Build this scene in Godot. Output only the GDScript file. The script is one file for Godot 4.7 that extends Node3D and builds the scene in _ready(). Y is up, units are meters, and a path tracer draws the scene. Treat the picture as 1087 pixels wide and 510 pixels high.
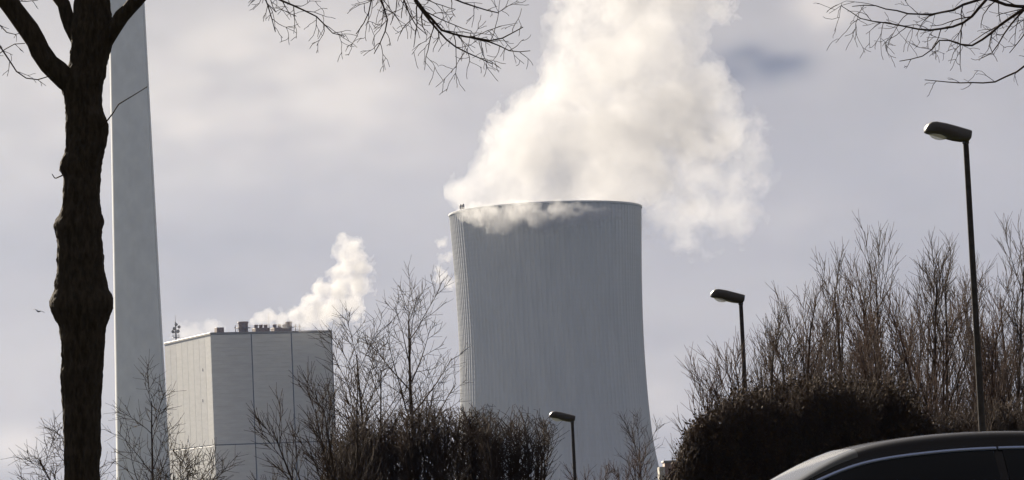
extends Node3D
# A power station on a hazy winter day, seen across a car park: cooling tower, boiler house, chimney, bare trees, lamps, a parked car.

# ---------------------------------------------------------------- mesh helpers
class Geo:
	var v := PackedVector3Array()
	var n := PackedVector3Array()
	var i := PackedInt32Array()
	func tri(a, b, c):
		i.append(a); i.append(b); i.append(c)
	# a tube through points, closed with a tip and a flat start
	func tube(pts: PackedVector3Array, rad: PackedFloat32Array, sides: int, tip := true):
		var count := pts.size()
		var t0 := (pts[1] - pts[0]).normalized()
		var up := Vector3(0.31, 0.2, 0.93)
		if absf(t0.dot(up)) > 0.9: up = Vector3(1, 0, 0)
		var a := t0.cross(up).normalized()
		var base := v.size()
		for k in count:
			var t := (pts[mini(k + 1, count - 1)] - pts[maxi(k - 1, 0)]).normalized()
			a = (a - t * a.dot(t)).normalized()
			var b := t.cross(a)
			for s in sides:
				var w := TAU * s / sides
				var d := a * cos(w) + b * sin(w)
				v.append(pts[k] + d * rad[k]); n.append(d)
		for k in count - 1:
			for s in sides:
				var p := base + k * sides + s
				var q := base + k * sides + (s + 1) % sides
				i.append(p); i.append(p + sides); i.append(q)
				i.append(q); i.append(p + sides); i.append(q + sides)
		for end in 2:
			if end == 1 and not tip: continue
			var o := base if end == 0 else base + (count - 1) * sides
			for s in range(1, sides - 1):
				if end == 1: tri(o, o + s + 1, o + s)
				else: tri(o, o + s, o + s + 1)
	# quad with its own flat normal; corners clockwise seen from the front
	func quad(a: Vector3, b: Vector3, c: Vector3, d: Vector3):
		var m := (c - a).cross(b - a) + (d - a).cross(c - a)
		m = m.normalized()
		var o := v.size()
		for p in [a, b, c, d]:
			v.append(p); n.append(m)
		tri(o, o + 1, o + 2); tri(o, o + 2, o + 3)
	# axis-aligned box with a chamfer, moved by t
	func box(lo: Vector3, hi: Vector3, ch := 0.0, t := Transform3D.IDENTITY):
		var c := (lo + hi) / 2.0
		var h := (hi - lo) / 2.0
		var e := Vector3(h.x - ch, h.y - ch, h.z - ch)
		for ax in 3:
			var u := (ax + 1) % 3
			var w := (ax + 2) % 3
			for s in [-1.0, 1.0]:
				var q := []
				for m in [[-1, -1], [-1, 1], [1, 1], [1, -1]]:
					var p := Vector3.ZERO
					p[ax] = s * h[ax]; p[u] = m[0] * e[u]; p[w] = m[1] * e[w]
					q.append(t * (c + p))
				if s > 0: quad(q[0], q[1], q[2], q[3])
				else: quad(q[3], q[2], q[1], q[0])
				if ch > 0.0:
					for s2 in [-1.0, 1.0]:
						var g := []
						for m in [-1.0, 1.0]:
							for which in 2:
								var p := Vector3.ZERO
								p[w] = m * e[w]
								p[ax] = s * (h[ax] if which == 0 else e[ax]); p[u] = s2 * (e[u] if which == 0 else h[u])
								g.append(t * (c + p))
						if s * s2 > 0: quad(g[0], g[2], g[3], g[1])
						else: quad(g[1], g[3], g[2], g[0])
		if ch > 0.0:
			for sx in [-1.0, 1.0]:
				for sy in [-1.0, 1.0]:
					for sz in [-1.0, 1.0]:
						var a := t * (c + Vector3(sx * h.x, sy * e.y, sz * e.z))
						var b := t * (c + Vector3(sx * e.x, sy * h.y, sz * e.z))
						var d := t * (c + Vector3(sx * e.x, sy * e.y, sz * h.z))
						var m := (a - t * c).normalized()
						var o := v.size()
						for p in [a, b, d]:
							v.append(p); n.append(m)
						if sx * sy * sz > 0: tri(o, o + 2, o + 1)
						else: tri(o, o + 1, o + 2)
	# closed surface of revolution round y: profile of (radius, height), bottom to top outside
	func lathe(prof: Array, sides: int, at := Vector3.ZERO):
		var base := v.size()
		var m := prof.size()
		for k in m:
			var p: Vector2 = prof[k]
			var d: Vector2 = prof[mini(k + 1, m - 1)] - prof[maxi(k - 1, 0)]
			var nn := Vector2(d.y, -d.x).normalized()
			for s in sides + 1:
				var w := TAU * s / sides
				v.append(at + Vector3(cos(w) * p.x, p.y, sin(w) * p.x))
				n.append(Vector3(cos(w) * nn.x, nn.y, sin(w) * nn.x))
		for k in m - 1:
			for s in sides:
				var p := base + k * (sides + 1) + s
				var q := p + sides + 1
				tri(p, p + 1, q); tri(p + 1, q + 1, q)
	# grid of rows of points, smooth normals, front side chosen by flip
	func grid(rows: Array, flip := false, wrap := false):
		var base := v.size()
		var nr := rows.size()
		var nc: int = rows[0].size()
		for r in nr:
			for c in nc:
				var cl := (c - 1 + nc) % nc if wrap else maxi(c - 1, 0)
				var cr := (c + 1) % nc if wrap else mini(c + 1, nc - 1)
				var du: Vector3 = rows[r][cr] - rows[r][cl]
				var dv: Vector3 = rows[mini(r + 1, nr - 1)][c] - rows[maxi(r - 1, 0)][c]
				var m := dv.cross(du).normalized()
				v.append(rows[r][c]); n.append(-m if flip else m)
		for r in nr - 1:
			for c in (nc if wrap else nc - 1):
				var p := base + r * nc + c
				var p2 := base + r * nc + (c + 1) % nc
				var q := p + nc
				var q2 := p2 + nc
				if flip:
					tri(p, q, p2); tri(p2, q, q2)
				else:
					tri(p, p2, q); tri(p2, q2, q)
	func mesh() -> ArrayMesh:
		var a := []
		a.resize(Mesh.ARRAY_MAX)
		a[Mesh.ARRAY_VERTEX] = v; a[Mesh.ARRAY_NORMAL] = n; a[Mesh.ARRAY_INDEX] = i
		var m := ArrayMesh.new()
		m.add_surface_from_arrays(Mesh.PRIMITIVE_TRIANGLES, a)
		return m

var rng := RandomNumberGenerator.new()
var M := {}

func put(called: String, g: Geo, m: Material, parent: Node = self, at := Vector3.ZERO) -> MeshInstance3D:
	var o := MeshInstance3D.new()
	o.name = called
	o.mesh = g.mesh()
	o.material_override = m
	parent.add_child(o, true)
	o.position = at
	return o

func thing(called: String, label: String, category: String, at := Vector3.ZERO, turn := 0.0, group := "") -> Node3D:
	var o := Node3D.new()
	o.name = called
	add_child(o, true)
	o.position = at
	o.rotation.y = turn
	tag(o, label, category, group)
	return o

func tag(o: Node, label: String, category: String, group := ""):
	o.set_meta("label", label)
	o.set_meta("category", category)
	if group: o.set_meta("group", group)

func lin(r: float, g: float, b: float) -> Color:
	return Color(r, g, b).linear_to_srgb()

# mottled material: two tones of one base colour broken up by noise, fine relief
func mottled(c: Color, spread: float, size: float, rough: float, bump := 0.0, metal := 0.0, stretch := Vector3.ONE, octaves := 5) -> StandardMaterial3D:
	var m := StandardMaterial3D.new()
	var fn := FastNoiseLite.new()
	fn.seed = rng.randi() % 10000
	fn.frequency = 0.012
	fn.fractal_octaves = octaves
	fn.fractal_gain = 0.6
	var nt := NoiseTexture2D.new()
	nt.width = 512; nt.height = 512
	nt.seamless = true
	nt.noise = fn
	var g := Gradient.new()
	var lo := c.srgb_to_linear() * (1.0 - spread)
	var hi := c.srgb_to_linear() * (1.0 + spread)
	lo.a = 1.0; hi.a = 1.0
	g.set_color(0, lo.linear_to_srgb()); g.set_color(1, hi.linear_to_srgb())
	g.set_offset(0, 0.2); g.set_offset(1, 0.8)
	nt.color_ramp = g
	m.albedo_texture = nt
	m.uv1_triplanar = true
	m.uv1_scale = stretch / size
	m.roughness = rough
	m.metallic = metal
	if bump > 0.0:
		var hn := NoiseTexture2D.new()
		hn.width = 512; hn.height = 512
		hn.seamless = true
		hn.noise = fn
		m.heightmap_enabled = true
		m.heightmap_texture = hn
		m.heightmap_scale = bump
	return m

func plain(c: Color, rough: float, metal := 0.0) -> StandardMaterial3D:
	var m := StandardMaterial3D.new()
	m.albedo_color = c
	m.roughness = rough
	m.metallic = metal
	return m

# the ground falls away behind the car park and is level again at the plant
func ground_y(z: float) -> float:
	var d := -z
	var t := [[-500.0, 0.0], [40.0, 0.0], [61.0, -0.95], [80.0, -2.45], [110.0, -3.6], [160.0, -4.0], [9000.0, -4.0]]
	for k in t.size() - 1:
		if d < t[k + 1][0]:
			return lerpf(t[k][1], t[k + 1][1], (d - t[k][0]) / (t[k + 1][0] - t[k][0]))
	return -4.0

# ---------------------------------------------------------------- camera, sky, sun
func _ready():
	rng.seed = 71
	var cam := Camera3D.new()
	cam.name = "camera"
	add_child(cam)
	cam.position = Vector3(0, 1.05, 0)
	cam.rotation_degrees = Vector3(4.8265, 0, -2.6)
	cam.fov = 8.406
	cam.near = 0.5
	cam.far = 12000.0
	cam.current = true

	var env := Environment.new()
	env.tonemap_mode = Environment.TONE_MAPPER_LINEAR
	env.tonemap_exposure = 4.4
	env.background_mode = Environment.BG_SKY
	env.background_energy_multiplier = 0.243
	env.sdfgi_enabled = true
	env.ssao_enabled = true
	env.ssil_enabled = true
	env.volumetric_fog_enabled = true
	env.volumetric_fog_density = 0.0
	env.fog_enabled = true
	env.fog_density = 0.00004
	env.fog_light_color = Color(0.52, 0.70, 1.0)
	var sky := Sky.new()
	var pan := PanoramaSkyMaterial.new()
	pan.panorama = sky_picture()
	sky.sky_material = pan
	env.sky = sky
	var we := WorldEnvironment.new()
	we.name = "world_environment"
	we.environment = env
	add_child(we)

	var sun := DirectionalLight3D.new()
	sun.name = "sun"
	sun.light_energy = 1.6
	sun.light_color = Color(1.0, 0.948, 0.868)
	sun.light_angular_distance = 0.5
	sun.shadow_enabled = true
	add_child(sun)
	sun.look_at_from_position(Vector3.ZERO, Vector3(0.453, -0.423, 0.785), Vector3.UP)

	materials()
	grounds()
	cooling_tower()
	chimney()
	boiler_house()
	low_building()
	steam()
	trees_behind()
	thicket()
	hedges()
	wood_behind()
	near_trees()
	lamps()
	car()
	bird()

# soft broken cloud all round, a little warmer and brighter where it is thick
func sky_picture() -> ImageTexture:
	var w := 3072
	var h := 1536
	var im := Image.create(w, h, false, Image.FORMAT_RGB8)
	im.fill(Color(0.62, 0.63, 0.67))
	var a := FastNoiseLite.new()
	a.seed = 11; a.frequency = 5.0; a.fractal_octaves = 5; a.fractal_gain = 0.52
	a.domain_warp_enabled = true; a.domain_warp_amplitude = 0.05; a.domain_warp_frequency = 4.0
	var b := FastNoiseLite.new()
	b.seed = 23; b.frequency = 22.0; b.fractal_octaves = 4; b.fractal_gain = 0.55
	# cloud banks: azimuth, elevation, half widths (radians), amount
	var banks := [[-0.1034, 0.1243, 0.0749, 0.0259, 0.5], [-0.0594, 0.1429, 0.049, 0.0173, 0.3], [-0.0106, 0.1294, 0.0432, 0.0202, 0.1], [0.0767, 0.1343, 0.0167, 0.0049, -2.6], [-0.1536, 0.0275, 0.0115, 0.0069, 0.6], [0.0442, 0.0332, 0.0115, 0.0086, 0.45], [0.0991, 0.1482, 0.0101, 0.013, 1.1], [-0.0848, 0.0835, 0.0749, 0.0173, -0.22], [0.1036, 0.0978, 0.0749, 0.0375, 0.02], [0.11, 0.0573, 0.0576, 0.0231, -0.05], [0.0914, 0.0841, 0.0173, 0.0086, 0.3], [-0.0957, 0.0609, 0.0173, 0.0046, 0.2]]
	var blue := Color(0.70, 0.685, 0.688)
	var warm := Color(0.84, 0.81, 0.785)
	var to_sun := Vector3(-0.453, 0.423, -0.785).normalized()
	for y in h / 2:
		var el := (0.5 - (y + 0.5) / h) * PI
		var coarse := el > 0.42
		var step := 6 if coarse else 1
		if coarse and y % step: continue
		for x in range(0, w, step):
			var az := (x + 0.5) / w * TAU
			# the image's left edge faces -z
			var rel := az if az < PI else az - TAU
			var d := Vector3(sin(rel) * cos(el), sin(el), -cos(rel) * cos(el))
			var q := Vector3(d.x, d.y * 2.4, d.z)
			var c := 0.38 + 0.40 * a.get_noise_3dv(q) + 0.12 * b.get_noise_3dv(q)
			if absf(rel) < 0.35 and el < 0.4:
				for k in banks:
					var u: float = (rel - k[0]) / k[2]
					var t: float = (el - k[1]) / k[3]
					var e := u * u + t * t
					if e < 6.0:
						c += k[4] * exp(-e) * (1.0 + 1.6 * b.get_noise_3dv(q * 0.8))
			c = clampf(c, -1.1, 1.2)
			# thin cloud is brighter towards the sun
			var near := d.angle_to(to_sun)
			var f := 0.90 + 0.34 * exp(-near * near / 0.30)
			var col := blue.lerp(warm, c) * Color(f, f, lerpf(1.0, f, 0.85))
			if coarse: im.fill_rect(Rect2i(x, y, step, step), col)
			else: im.set_pixel(x, y, col)
	return ImageTexture.create_from_image(im)

func materials():
	M.concrete = mottled(lin(0.43, 0.435, 0.445), 0.06, 90.0, 0.9, 0.0, 0.0, Vector3(3.0, 0.45, 3.0))
	M.chimney = mottled(lin(0.53, 0.545, 0.555), 0.06, 34.0, 0.9, 0.0, 0.0, Vector3(1.4, 0.8, 1.4), 7)
	M.sheet = [mottled(lin(0.375, 0.375, 0.375), 0.05, 40.0, 0.55, 0.0, 0.0, Vector3(1.0, 4.0, 1.0)), mottled(lin(0.36, 0.36, 0.363), 0.05, 40.0, 0.55, 0.0, 0.0, Vector3(1.0, 4.0, 1.0)), mottled(lin(0.39, 0.388, 0.385), 0.05, 40.0, 0.55, 0.0, 0.0, Vector3(1.0, 4.0, 1.0))]
	M.seam = plain(lin(0.06, 0.065, 0.075), 0.7)
	M.steel = mottled(lin(0.16, 0.15, 0.14), 0.2, 3.0, 0.6, 0.0, 0.3)
	M.rust = mottled(lin(0.15, 0.11, 0.085), 0.3, 4.0, 0.8)
	M.bark = mottled(lin(0.032, 0.027, 0.021), 0.4, 0.5, 0.95, 1.2, 0.0, Vector3(2.0, 0.6, 2.0))
	M.twig_near = mottled(lin(0.034, 0.027, 0.022), 0.3, 0.4, 0.9)
	M.twig = plain(lin(0.034, 0.025, 0.020), 0.85)
	M.twig_red = plain(lin(0.040, 0.025, 0.019), 0.85)
	M.leaf = plain(lin(0.035, 0.024, 0.016), 0.8)
	M.leaf_green = plain(lin(0.042, 0.029, 0.018), 0.8)
	M.pole = mottled(lin(0.034, 0.031, 0.031), 0.2, 0.8, 0.6)
	M.housing = mottled(lin(0.018, 0.015, 0.015), 0.2, 0.3, 0.36)
	M.bowl = plain(Color(0.85, 0.86, 0.86, 0.45), 0.12)
	M.bowl.transparency = BaseMaterial3D.TRANSPARENCY_ALPHA
	M.paint = plain(lin(0.003, 0.0025, 0.004), 0.5, 0.0)
	M.paint.metallic_specular = 0.08
	M.paint.clearcoat_enabled = true
	M.paint.clearcoat = 0.35
	M.paint.clearcoat_roughness = 0.04
	M.glass = plain(lin(0.003, 0.004, 0.006), 0.05)
	M.glass.metallic_specular = 0.22
	M.screen = plain(lin(0.02, 0.022, 0.024), 0.06)
	M.chrome = plain(lin(0.20, 0.25, 0.38), 0.25, 1.0)
	M.rubber = plain(lin(0.02, 0.02, 0.02), 0.9)
	M.alloy = plain(lin(0.45, 0.45, 0.46), 0.35, 0.9)
	M.lens = plain(lin(0.6, 0.6, 0.6), 0.1)
	M.red_lens = plain(lin(0.25, 0.01, 0.01), 0.15)
	M.plaster = mottled(lin(0.30, 0.29, 0.27), 0.08, 30.0, 0.9)
	M.brick = mottled(lin(0.16, 0.10, 0.075), 0.25, 6.0, 0.9)
	M.grass = mottled(lin(0.05, 0.052, 0.03), 0.45, 7.0, 1.0, 3.0)
	M.asphalt = mottled(lin(0.05, 0.05, 0.052), 0.3, 2.5, 0.9, 0.4)
	M.feather = plain(lin(0.03, 0.03, 0.032), 0.8)

	for k in ["pole", "bark", "twig_near", "twig", "twig_red", "leaf", "leaf_green", "concrete", "chimney", "plaster", "grass", "asphalt"]:
		M[k].metallic_specular = 0.12
	for m in M.sheet: m.metallic_specular = 0.25

func grounds():
	var g := Geo.new()
	var rows := []
	for d in [-300.0, -60.0, 0.0, 20.0, 40.0, 61.0, 80.0, 110.0, 160.0, 300.0, 700.0, 1300.0, 2200.0]:
		var row := []
		for x in [-1200.0, -300.0, -60.0, 0.0, 60.0, 300.0, 1200.0]:
			row.append(Vector3(x, ground_y(-d) , -d))
		rows.append(row)
	g.grid(rows, true)
	put("ground", g, M.grass).set_meta("kind", "structure")
	g = Geo.new()
	g.quad(Vector3(-40, 0.004, -29), Vector3(60, 0.004, -29), Vector3(60, 0.004, -17), Vector3(-40, 0.004, -17))
	put("road", g, M.asphalt).set_meta("kind", "structure")

# ---------------------------------------------------------------- the plant
func tower_radius(y: float) -> float:
	var t := [[-4.0, 41.0], [6.0, 36.6], [14.0, 34.2], [24.0, 32.5], [36.0, 31.55], [50.0, 31.05], [64.0, 30.95], [80.0, 31.3], [92.0, 31.8], [103.0, 32.3]]
	for k in t.size() - 1:
		if y <= t[k + 1][0]:
			var p0: float = t[maxi(k - 1, 0)][1]
			var p3: float = t[mini(k + 2, t.size() - 1)][1]
			return cubic_interpolate(t[k][1], t[k + 1][1], p0, p3, (y - t[k][0]) / (t[k + 1][0] - t[k][0]))
	return 32.3

func cooling_tower():
	var t := thing("cooling_tower", "huge pale concrete cooling tower with vertical ribs and a steaming mouth", "cooling tower", Vector3(11.7, -4, -1100))
	var ribs := 120
	var top := 107.0
	var g := Geo.new()
	var rows := []
	var lifts := 58
	for k in lifts * 3 + 1:
		var y := lerpf(8.0, top, (k / 3 + [0.0, 0.86, 0.93][k % 3]) / lifts)
		var r := tower_radius(y - 4.0) - (0.10 if k % 3 == 2 else 0.0)
		var row := []
		for s in ribs:
			for m in [[0.0, 0.0], [0.60, 0.0], [0.68, 0.24], [0.92, 0.24]]:
				var w: float = (s + m[0]) / ribs * TAU
				row.append(Vector3(cos(w), 0, sin(w)) * (r + m[1]) + Vector3(0, y, 0))
		rows.append(row)
	g.grid(rows, false, true)
	put("shell", g, M.concrete, t)
	# inner face, rim and the foot of the shell
	g = Geo.new()
	var prof := []
	for k in 21:
		var y := lerpf(top, 8.0, k / 20.0)
		prof.append(Vector2(tower_radius(y - 4.0) - 0.9, y))
	g.lathe(prof, 120)
	put("inner_wall", g, M.concrete, t)
	g = Geo.new()
	var rt := tower_radius(top - 4.0)
	g.lathe([Vector2(rt - 0.92, top - 0.3), Vector2(rt + 0.42, top - 0.3), Vector2(rt + 0.5, top - 0.22), Vector2(rt + 0.5, top + 0.32), Vector2(rt + 0.42, top + 0.4), Vector2(rt - 0.92, top + 0.4), Vector2(rt - 0.92, top - 0.3)], 120)
	put("rim", g, M.concrete, t)
	for w in [PI + 0.55, PI + 0.5]:
		g = Geo.new()
		var p := Vector3(cos(w), 0, -sin(w)) * (rt - 0.1)
		g.lathe([Vector2(0, top + 0.6), Vector2(0.45, top + 0.6), Vector2(0.45, top + 1.7), Vector2(0.3, top + 2.3), Vector2(0, top + 2.4)], 10, p)
		put("warning_light", g, M.steel, t)
	for s in 40:
		var w0 := TAU * s / 40.0
		var pts := PackedVector3Array([Vector3(cos(w0), 0, sin(w0)) * 42.0 + Vector3(0, -0.3, 0), Vector3(cos(w0 + TAU / 80.0), 0, sin(w0 + TAU / 80.0)) * (tower_radius(4.0) - 0.3) + Vector3(0, 8.3, 0)])
		var pts2 := PackedVector3Array([pts[0] + Vector3(0, 0.02, 0), Vector3(cos(w0 - TAU / 80.0), 0, sin(w0 - TAU / 80.0)) * (tower_radius(4.0) - 0.3) + Vector3(0, 8.3, 0)])
		g = Geo.new()
		g.tube(pts, [0.5, 0.5], 6)
		g.tube(pts2, [0.5, 0.5], 6)
		put("leg", g, M.concrete, t)

func chimney():
	var t := thing("chimney", "tall tapering pale concrete chimney beside the boiler house", "chimney", Vector3(-100.7, -4, -870))
	var g := Geo.new()
	var prof := [Vector2(0, 0)]
	for k in 25:
		var y := k * 10.0
		prof.append(Vector2(lerpf(7.31, 3.22, y / 240.0) + 0.35 * exp(-y / 30.0), y))
	prof.append(Vector2(0, 240))
	g.lathe(prof, 48)
	put("shaft", g, M.chimney, t)
	g = Geo.new()
	# climbing ladder and cable duct running up the shaft
	var wdir := Vector3(0.955, 0, 0.296)
	var pts := PackedVector3Array()
	var rad := PackedFloat32Array()
	for k in 25:
		var y := k * 10.0
		pts.append(wdir * (lerpf(7.31, 3.22, y / 240.0) + 0.35 * exp(-y / 30.0) + 0.02) + Vector3(0, y, 0)); rad.append(0.20)
	g.tube(pts, rad, 6)
	put("cable_duct", g, M.chimney, t)

func boiler_house():
	# local axes: x along the front wall, y up, z towards the viewer; the near left corner is the origin
	var turn := 0.404
	var t := thing("boiler_house", "tall grey sheet-clad boiler house with small steaming stacks on its roof", "building", Vector3(-84.3, -4, -900), turn)
	var w := 35.3
	var dep := 43.5
	var hh := 59.0
	var g := Geo.new()
	g.box(Vector3(0.25, 0, -dep + 0.25), Vector3(w - 0.25, hh - 0.5, -0.25))
	put("core", g, M.seam, t)
	var cols := [[0.0, 11.7], [12.0, 23.4], [23.7, 35.3]]
	var rows := [[0.0, 9.8], [10.05, 28.05], [28.3, 58.6]]
	var k := 0
	for c in cols:
		for r in rows:
			g = Geo.new()
			g.box(Vector3(c[0], r[0], -0.3), Vector3(c[1], r[1], -0.06), 0.02)
			var ny := int((r[1] - r[0]) / 1.15)
			for m in ny:
				var y0: float = r[0] + 0.02 + m * (r[1] - r[0] - 0.04) / ny
				g.box(Vector3(c[0] + 0.02, y0 + 0.03, -0.062), Vector3(c[1] - 0.02, y0 + (r[1] - r[0] - 0.04) / ny - 0.03, -0.004 * (1 + (m * 7) % 4)), 0.03)
			put("panel", g, M.sheet[(k * 2 + k / 3) % 3], t)
			k += 1
	for s in 8:
		for r in rows:
			g = Geo.new()
			var z0 := -dep + s * dep / 8.0
			g.box(Vector3(0.0, r[0], z0 + 0.06), Vector3(0.3, r[1], z0 + dep / 8.0 - 0.06 - (0.31 if s == 7 else 0.0)), 0.03)
			put("panel", g, M.sheet[(k + k / 5) % 3], t)
			k += 1
	for s in 4:
		g = Geo.new()
		var z0 := -dep + s * dep / 4.0
		g.box(Vector3(w - 0.3, 0.0, z0 + 0.06), Vector3(w, 58.6, z0 + dep / 4.0 - 0.06 - (0.31 if s == 3 else 0.0)), 0.03)
		put("panel", g, M.sheet[s % 3], t)
	g = Geo.new()
	g.box(Vector3(-0.12, 58.62, -dep - 0.12), Vector3(w + 0.12, 59.25, 0.12), 0.05)
	put("parapet", g, M.steel, t)
	g = Geo.new()
	g.tube([Vector3(w + 0.35, 0, -0.6), Vector3(w + 0.35, 59.0, -0.6)], [0.16, 0.16], 6)
	put("downpipe", g, M.steel, t)
	# small louvre holes in the lit side wall
	for p in [[8.0, 49.0], [24.0, 30.0], [9.0, 40.5]]:
		g = Geo.new()
		g.box(Vector3(-0.06, p[1], -p[0] - 0.6), Vector3(0.02, p[1] + 0.8, -p[0]), 0.02)
		put("louvre", g, M.seam, t)
	# roof plant, from left to right: cabin, round stack with platform, two exhaust boxes, round stack, post
	var roof := 59.25
	g = Geo.new()
	g.box(Vector3(2.6, roof, -4.5), Vector3(4.7, roof + 1.5, -2.2), 0.06)
	put("roof_cabin", g, M.rust, t)
	roof_stack(t, Vector3(11.2, roof, -5.0), 1.35, 3.1)
	roof_stack(t, Vector3(24.6, roof, -5.0), 0.85, 2.9)
	for x in [14.2, 19.7]:
		g = Geo.new()
		g.box(Vector3(x, roof, -6.5), Vector3(x + 4.2, roof + 1.2, -3.2), 0.08)
		put("exhaust_box", g, M.rust, t)
		for m in 3:
			g = Geo.new()
			g.lathe([Vector2(0, 1.2), Vector2(0.52, 1.2), Vector2(0.52, 1.9), Vector2(0.62, 1.95), Vector2(0.62, 2.15), Vector2(0.4, 2.2), Vector2(0.4, 1.6), Vector2(0, 1.6)], 14, Vector3(x + 0.7 + m * 1.4, roof, -4.8))
			put("exhaust_pipe", g, M.rust, t)
	for x in [8.9, 26.6, 27.8]:
		g = Geo.new()
		g.tube([Vector3(x, roof, -5), Vector3(x, roof + 2.2, -5)], [0.14, 0.10], 6)
		g.tube([Vector3(x - 0.4, roof + 1.5, -5), Vector3(x + 0.4, roof + 1.5, -5)], [0.09, 0.09], 5)
		put("vent_post", g, M.rust, t)
	g = Geo.new()
	for s in 24:
		var x := 8.6 + s * 0.85
		g.tube([Vector3(x, roof, -2.2), Vector3(x, roof + 1.1, -2.2)], [0.035, 0.035], 4)
	for y in [0.55, 1.1]:
		g.tube([Vector3(8.6, roof + y, -2.2), Vector3(28.2, roof + y, -2.2)], [0.035, 0.035], 4)
	put("railing", g, M.steel, t)
	g = Geo.new()
	g.tube([Vector3(21.2, roof, -12), Vector3(21.2, roof + 6.0, -12)], [0.12, 0.05], 6)
	g.tube([Vector3(20.8, roof + 4.4, -12), Vector3(21.6, roof + 4.4, -12)], [0.05, 0.05], 4)
	put("lightning_rod", g, M.steel, t)
	# lattice antenna mast at the far left roof corner
	var basis := Basis(Vector3.UP, turn)
	var a := thing("antenna_mast", "small antenna mast with dishes above the left roof edge of the grey building", "antenna", Vector3(-84.3, -4, -900) + basis * Vector3(1.2, roof, -36.0))
	g = Geo.new()
	g.tube([Vector3(0, 0, 0), Vector3(0, 5.5, 0)], [0.22, 0.16], 6)
	g.tube([Vector3(0, 5.5, 0), Vector3(0, 7.6, 0)], [0.07, 0.03], 5)
	put("mast", g, M.steel, a)
	for y in [0.9, 2.3]:
		g = Geo.new()
		g.lathe([Vector2(0.1, y), Vector2(1.0, y), Vector2(1.0, y + 0.14), Vector2(0.1, y + 0.14)], 16)
		for s in 10:
			var q := Vector3(cos(TAU * s / 10), 0, sin(TAU * s / 10)) * 0.95
			g.tube([q + Vector3(0, y + 0.1, 0), q + Vector3(0, y + 1.0, 0)], [0.04, 0.04], 4)
		put("platform", g, M.steel, a)
	for q in [[-0.75, 2.7, 0.3], [0.7, 2.8, 0.5], [0.95, 4.0, 0.1], [-0.35, 3.6, 0.3], [0.2, 4.7, 0.3]]:
		g = Geo.new()
		g.lathe([Vector2(0, -0.12), Vector2(0.3, -0.05), Vector2(0.46, 0.1), Vector2(0.46, 0.18), Vector2(0, 0.2)], 14)
		var o := put("dish", g, M.steel, a, Vector3(q[0], q[1], q[2]))
		o.rotation = Vector3(PI / 2, 0.5 * q[0], 0)
		g = Geo.new()
		g.tube([Vector3(0, q[1], 0), Vector3(q[0], q[1], q[2])], [0.05, 0.05], 4)
		put("bracket", g, M.steel, a)

func roof_stack(t: Node3D, at: Vector3, r: float, h: float):
	var g := Geo.new()
	g.lathe([Vector2(r, 0), Vector2(r, h - 0.5), Vector2(r + 0.18, h - 0.45), Vector2(r + 0.18, h), Vector2(r - 0.2, h), Vector2(r - 0.2, 0.4), Vector2(0, 0.4)], 20, at)
	put("stack", g, M.rust, t)
	g = Geo.new()
	g.lathe([Vector2(r + 0.02, h * 0.42), Vector2(r + 0.7, h * 0.42), Vector2(r + 0.7, h * 0.42 + 0.15), Vector2(r + 0.02, h * 0.42 + 0.15)], 20, at)
	put("stack_platform", g, M.steel, t)

func low_building():
	var g: Geo
	var t: Node3D
	t = thing("pump_house", "small brown brick block with a pale edge right of the cooling tower's foot", "building", Vector3(18.12, -4, -420))
	g = Geo.new()
	g.box(Vector3(0, 0, -3), Vector3(3.0, 10.94, 3), 0.03)
	put("wall", g, M.brick, t)
	g = Geo.new()
	g.box(Vector3(-0.7, 0, -2.8), Vector3(-0.02, 10.94 - 0.5, 3.3), 0.03)
	put("end_wall", g, M.plaster, t)
	g = Geo.new()
	g.box(Vector3(-0.15, 10.94 + 0.02, -3.2), Vector3(3.2, 10.94 + 0.25, 3.2), 0.03)
	put("roof", g, M.steel, t)

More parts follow.
